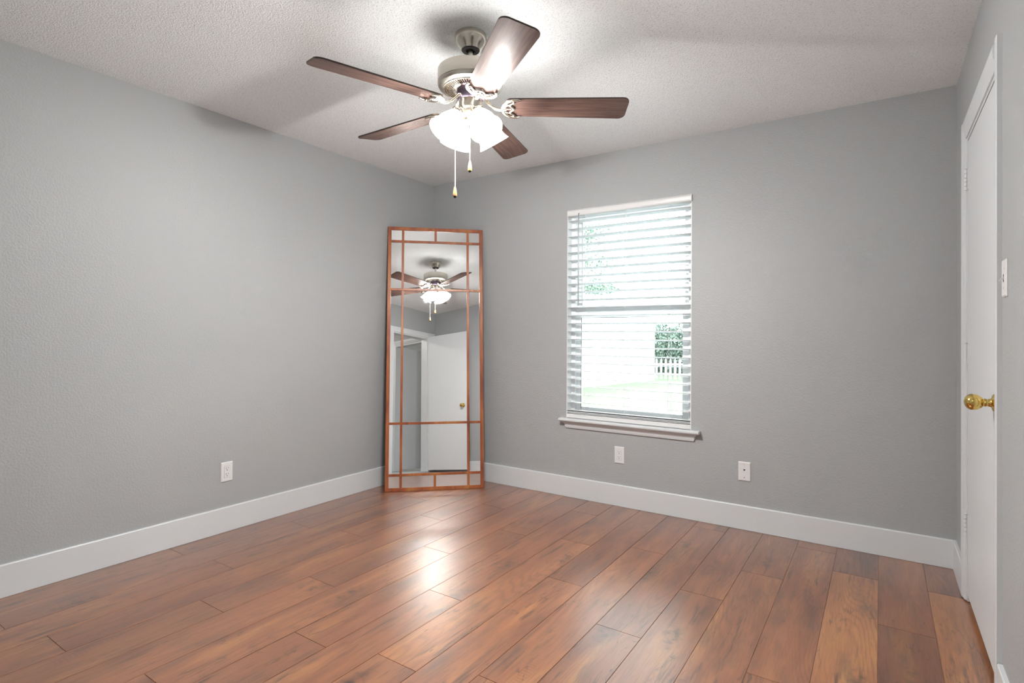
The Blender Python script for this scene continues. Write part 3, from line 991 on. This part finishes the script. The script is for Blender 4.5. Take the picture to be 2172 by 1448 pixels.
bm = BM(); box(bm, (-3, 0.2, GZ), (7, 6.5, GZ + 0.02)); added_bounce_slab = obj('added_bounce_slab', bm, plain('bounce_slab_pale', (0.24, 0.24, 0.235, 1), 0.9, nscale=3, var=.06))  # unseen slab added to bounce daylight up onto slats and ceiling
added_bounce_slab['kind'] = 'structure'
SIDING = M('white_siding')
sv = SIDING.new('ShaderNodeTexCoord'); sx_ = SIDING.new('ShaderNodeSeparateXYZ'); SIDING.link(sv.outputs['Object'], sx_.inputs[0])
lap = SIDING.math('FRACT', SIDING.math('MULTIPLY', sx_.outputs[2], 5.0))
SIDING.set((0.72, 0.73, 0.73, 1), 0.6); SIDING.bump(lap, 0.3, 0.01)
ROOF = plain('pale_shingle', (0.42, 0.42, 0.42, 1), 0.8, nscale=8, var=.1)
ha = math.atan2(19.34 - 13.386, -4.798 + 5.863)      # direction of the side wall
hs_ = empty('neighbour_house', (-4.80, 19.34, GZ), (0, 0, ha + PI))
tag(hs_, 'white-sided neighbour house beyond the lawn, seen through the blind', 'house')
# local x runs along the side wall towards us, local -y.. away from the lawn
bm = BM(); box(bm, (0, -7.0, 0), (14, 0, 2.62)); obj('house_wall', bm, SIDING.m, hs_)
bm = BM(); prism(bm, [(-7.3, 2.60), (0.35, 2.60), (0.35, 2.70), (-3.5, 4.3), (-7.3, 2.70)], 'x', -0.35, 14.3); obj('house_roof', bm, ROOF, hs_)
bm = BM(); box(bm, (-0.002, -0.10, 0), (0.10, 0.012, 2.60)); obj('corner_board', bm, VINYL, hs_)

PICK = plain('white_picket_paint', (0.78, 0.78, 0.77, 1), 0.6)
fe = empty('picket_fence', (-4.95, 19.75, GZ), (0, 0, math.atan2(0.55, 1.1)))
tag(fe, 'low white picket fence between lawn and hedge', 'fence')
for z in (0.22, 0.66):
    bm = BM(); box(bm, (0, 0.02, z - .035), (3.4, 0.055, z + .035)); obj('fence_rail', bm, PICK, fe)
p0 = None
for k in range(17):
    if p0 is None:
        bm = BM(); prism(bm, [(-.042, 0.02), (.042, 0.02), (.042, .84), (0, .90), (-.042, .84)], 'y', 0, 0.02); p0 = obj('picket', bm, PICK, fe); q_ = p0
    else:
        q_ = p0.copy(); C.objects.link(q_); q_.parent = fe
    q_.location = (0.10 + k * 0.195, 0, 0)


def leaf_mat(name, c1, c2):
    m = M(name)
    n = m.noise(m.coords(), 2.5, 3)
    m.set(m.ramp(n, [(0.35, c1), (0.65, c2)]), 0.6, spec=0.25)
    return m.m


LEAF_D = leaf_mat('hedge_leaf', (0.065, 0.10, 0.080, 1), (0.22, 0.28, 0.23, 1))
LEAF_L = leaf_mat('tree_leaf', (0.07, 0.115, 0.085, 1), (0.14, 0.20, 0.15, 1))
BARK = plain('bark', (0.20, 0.15, 0.11, 1), 0.9, nscale=12, var=.2)


def foliage(bm, blobs, n, size, R):
    for i in range(n):
        c, rx, ry, rz = blobs[R.randrange(len(blobs))]
        u = Vector((R.gauss(0, 1), R.gauss(0, 1), R.gauss(0, 1))).normalized() * (R.random() ** 0.4)
        p = Vector((c[0] + u.x * rx, c[1] + u.y * ry, c[2] + u.z * rz))
        p.z = max(p.z, size * 1.4)
        a = Vector((R.gauss(0, 1), R.gauss(0, 1), R.gauss(0, 1))).normalized()
        b = a.cross(Vector((R.gauss(0, 1), R.gauss(0, 1), R.gauss(0, 1)))).normalized()
        s = size * R.uniform(.6, 1.3)
        v = [bm.verts.new(p + a * s), bm.verts.new(p + b * s * .45), bm.verts.new(p - a * s), bm.verts.new(p - b * s * .45)]
        bm.faces.new(v)


h2 = hl.copy(); C.objects.link(h2)  # second added lamp, out of view, to brighten the side room
for ch in list(hl.children):
    c2 = ch.copy(); C.objects.link(c2); c2.parent = h2
h2.location = (4.9, -4.5, 0)
h2['label'] = 'added unseen round fill lamp in the side room off the hall'
R = rng(3)
hg = empty('hedge', (-3.9, 23.3, GZ + 0.002))
tag(hg, 'dense dark green hedge behind the picket fence', 'hedge')
bm = BM(); foliage(bm, [((-1.0, 0, 1.2), 1.2, .8, 1.3), ((.3, .1, 1.3), 1.1, .8, 1.4), ((1.4, 0, 1.2), 1.1, .8, 1.3), ((.2, 0, .5), 2.0, .8, .7), ((-2.2, .2, 1.2), 1.2, .8, 1.4)], 40000, .07, R); obj('foliage', bm, LEAF_D, hg)
for sx2 in (-.9, .2, 1.3):
    bm = BM(); tube(bm, [(sx2, 0, 0), (sx2 + .05, 0, 1.4)], [.06, .03], 8); obj('stem', bm, BARK, hg)
tr = empty('garden_tree', (-3.6, 7.6, GZ + 0.002))
tag(tr, 'leafy tree whose pale green branches reach in from the left outside the upper pane', 'tree')
bm = BM(); foliage(bm, [((1.45, -.4, 3.35), .75, .5, .28), ((1.1, -.3, 3.7), .9, .6, .35), ((1.35, -.5, 2.95), .75, .5, .20), ((.5, 0, 4.2), 1.4, 1.0, .7), ((1.85, -.5, 2.85), .5, .4, .12), ((1.55, -.5, 4.05), .55, .5, .22), ((0, 0, 3.6), 1.5, 1.2, .9)], 3000, .042, R); obj('foliage', bm, LEAF_L, tr)
bm = BM(); tube(bm, [(0, 0, 0), (.05, 0, 1.5), (0, 0, 3.2)], [.16, .12, .08], 10); obj('trunk', bm, BARK, tr)
for q in ((1.9, -.5, 3.0), (1.7, -.4, 3.7), (1.2, -.2, 4.2), (-1.0, .2, 4.0)):
    bm = BM(); tube(bm, smooth_path([(0, 0, 2.4), (q[0] * .5, q[1] * .5, 2.4 + (q[2] - 2.4) * .6), q], 4), [.05 - .005 * i for i in range(9)], 8); obj('branch', bm, BARK, tr)
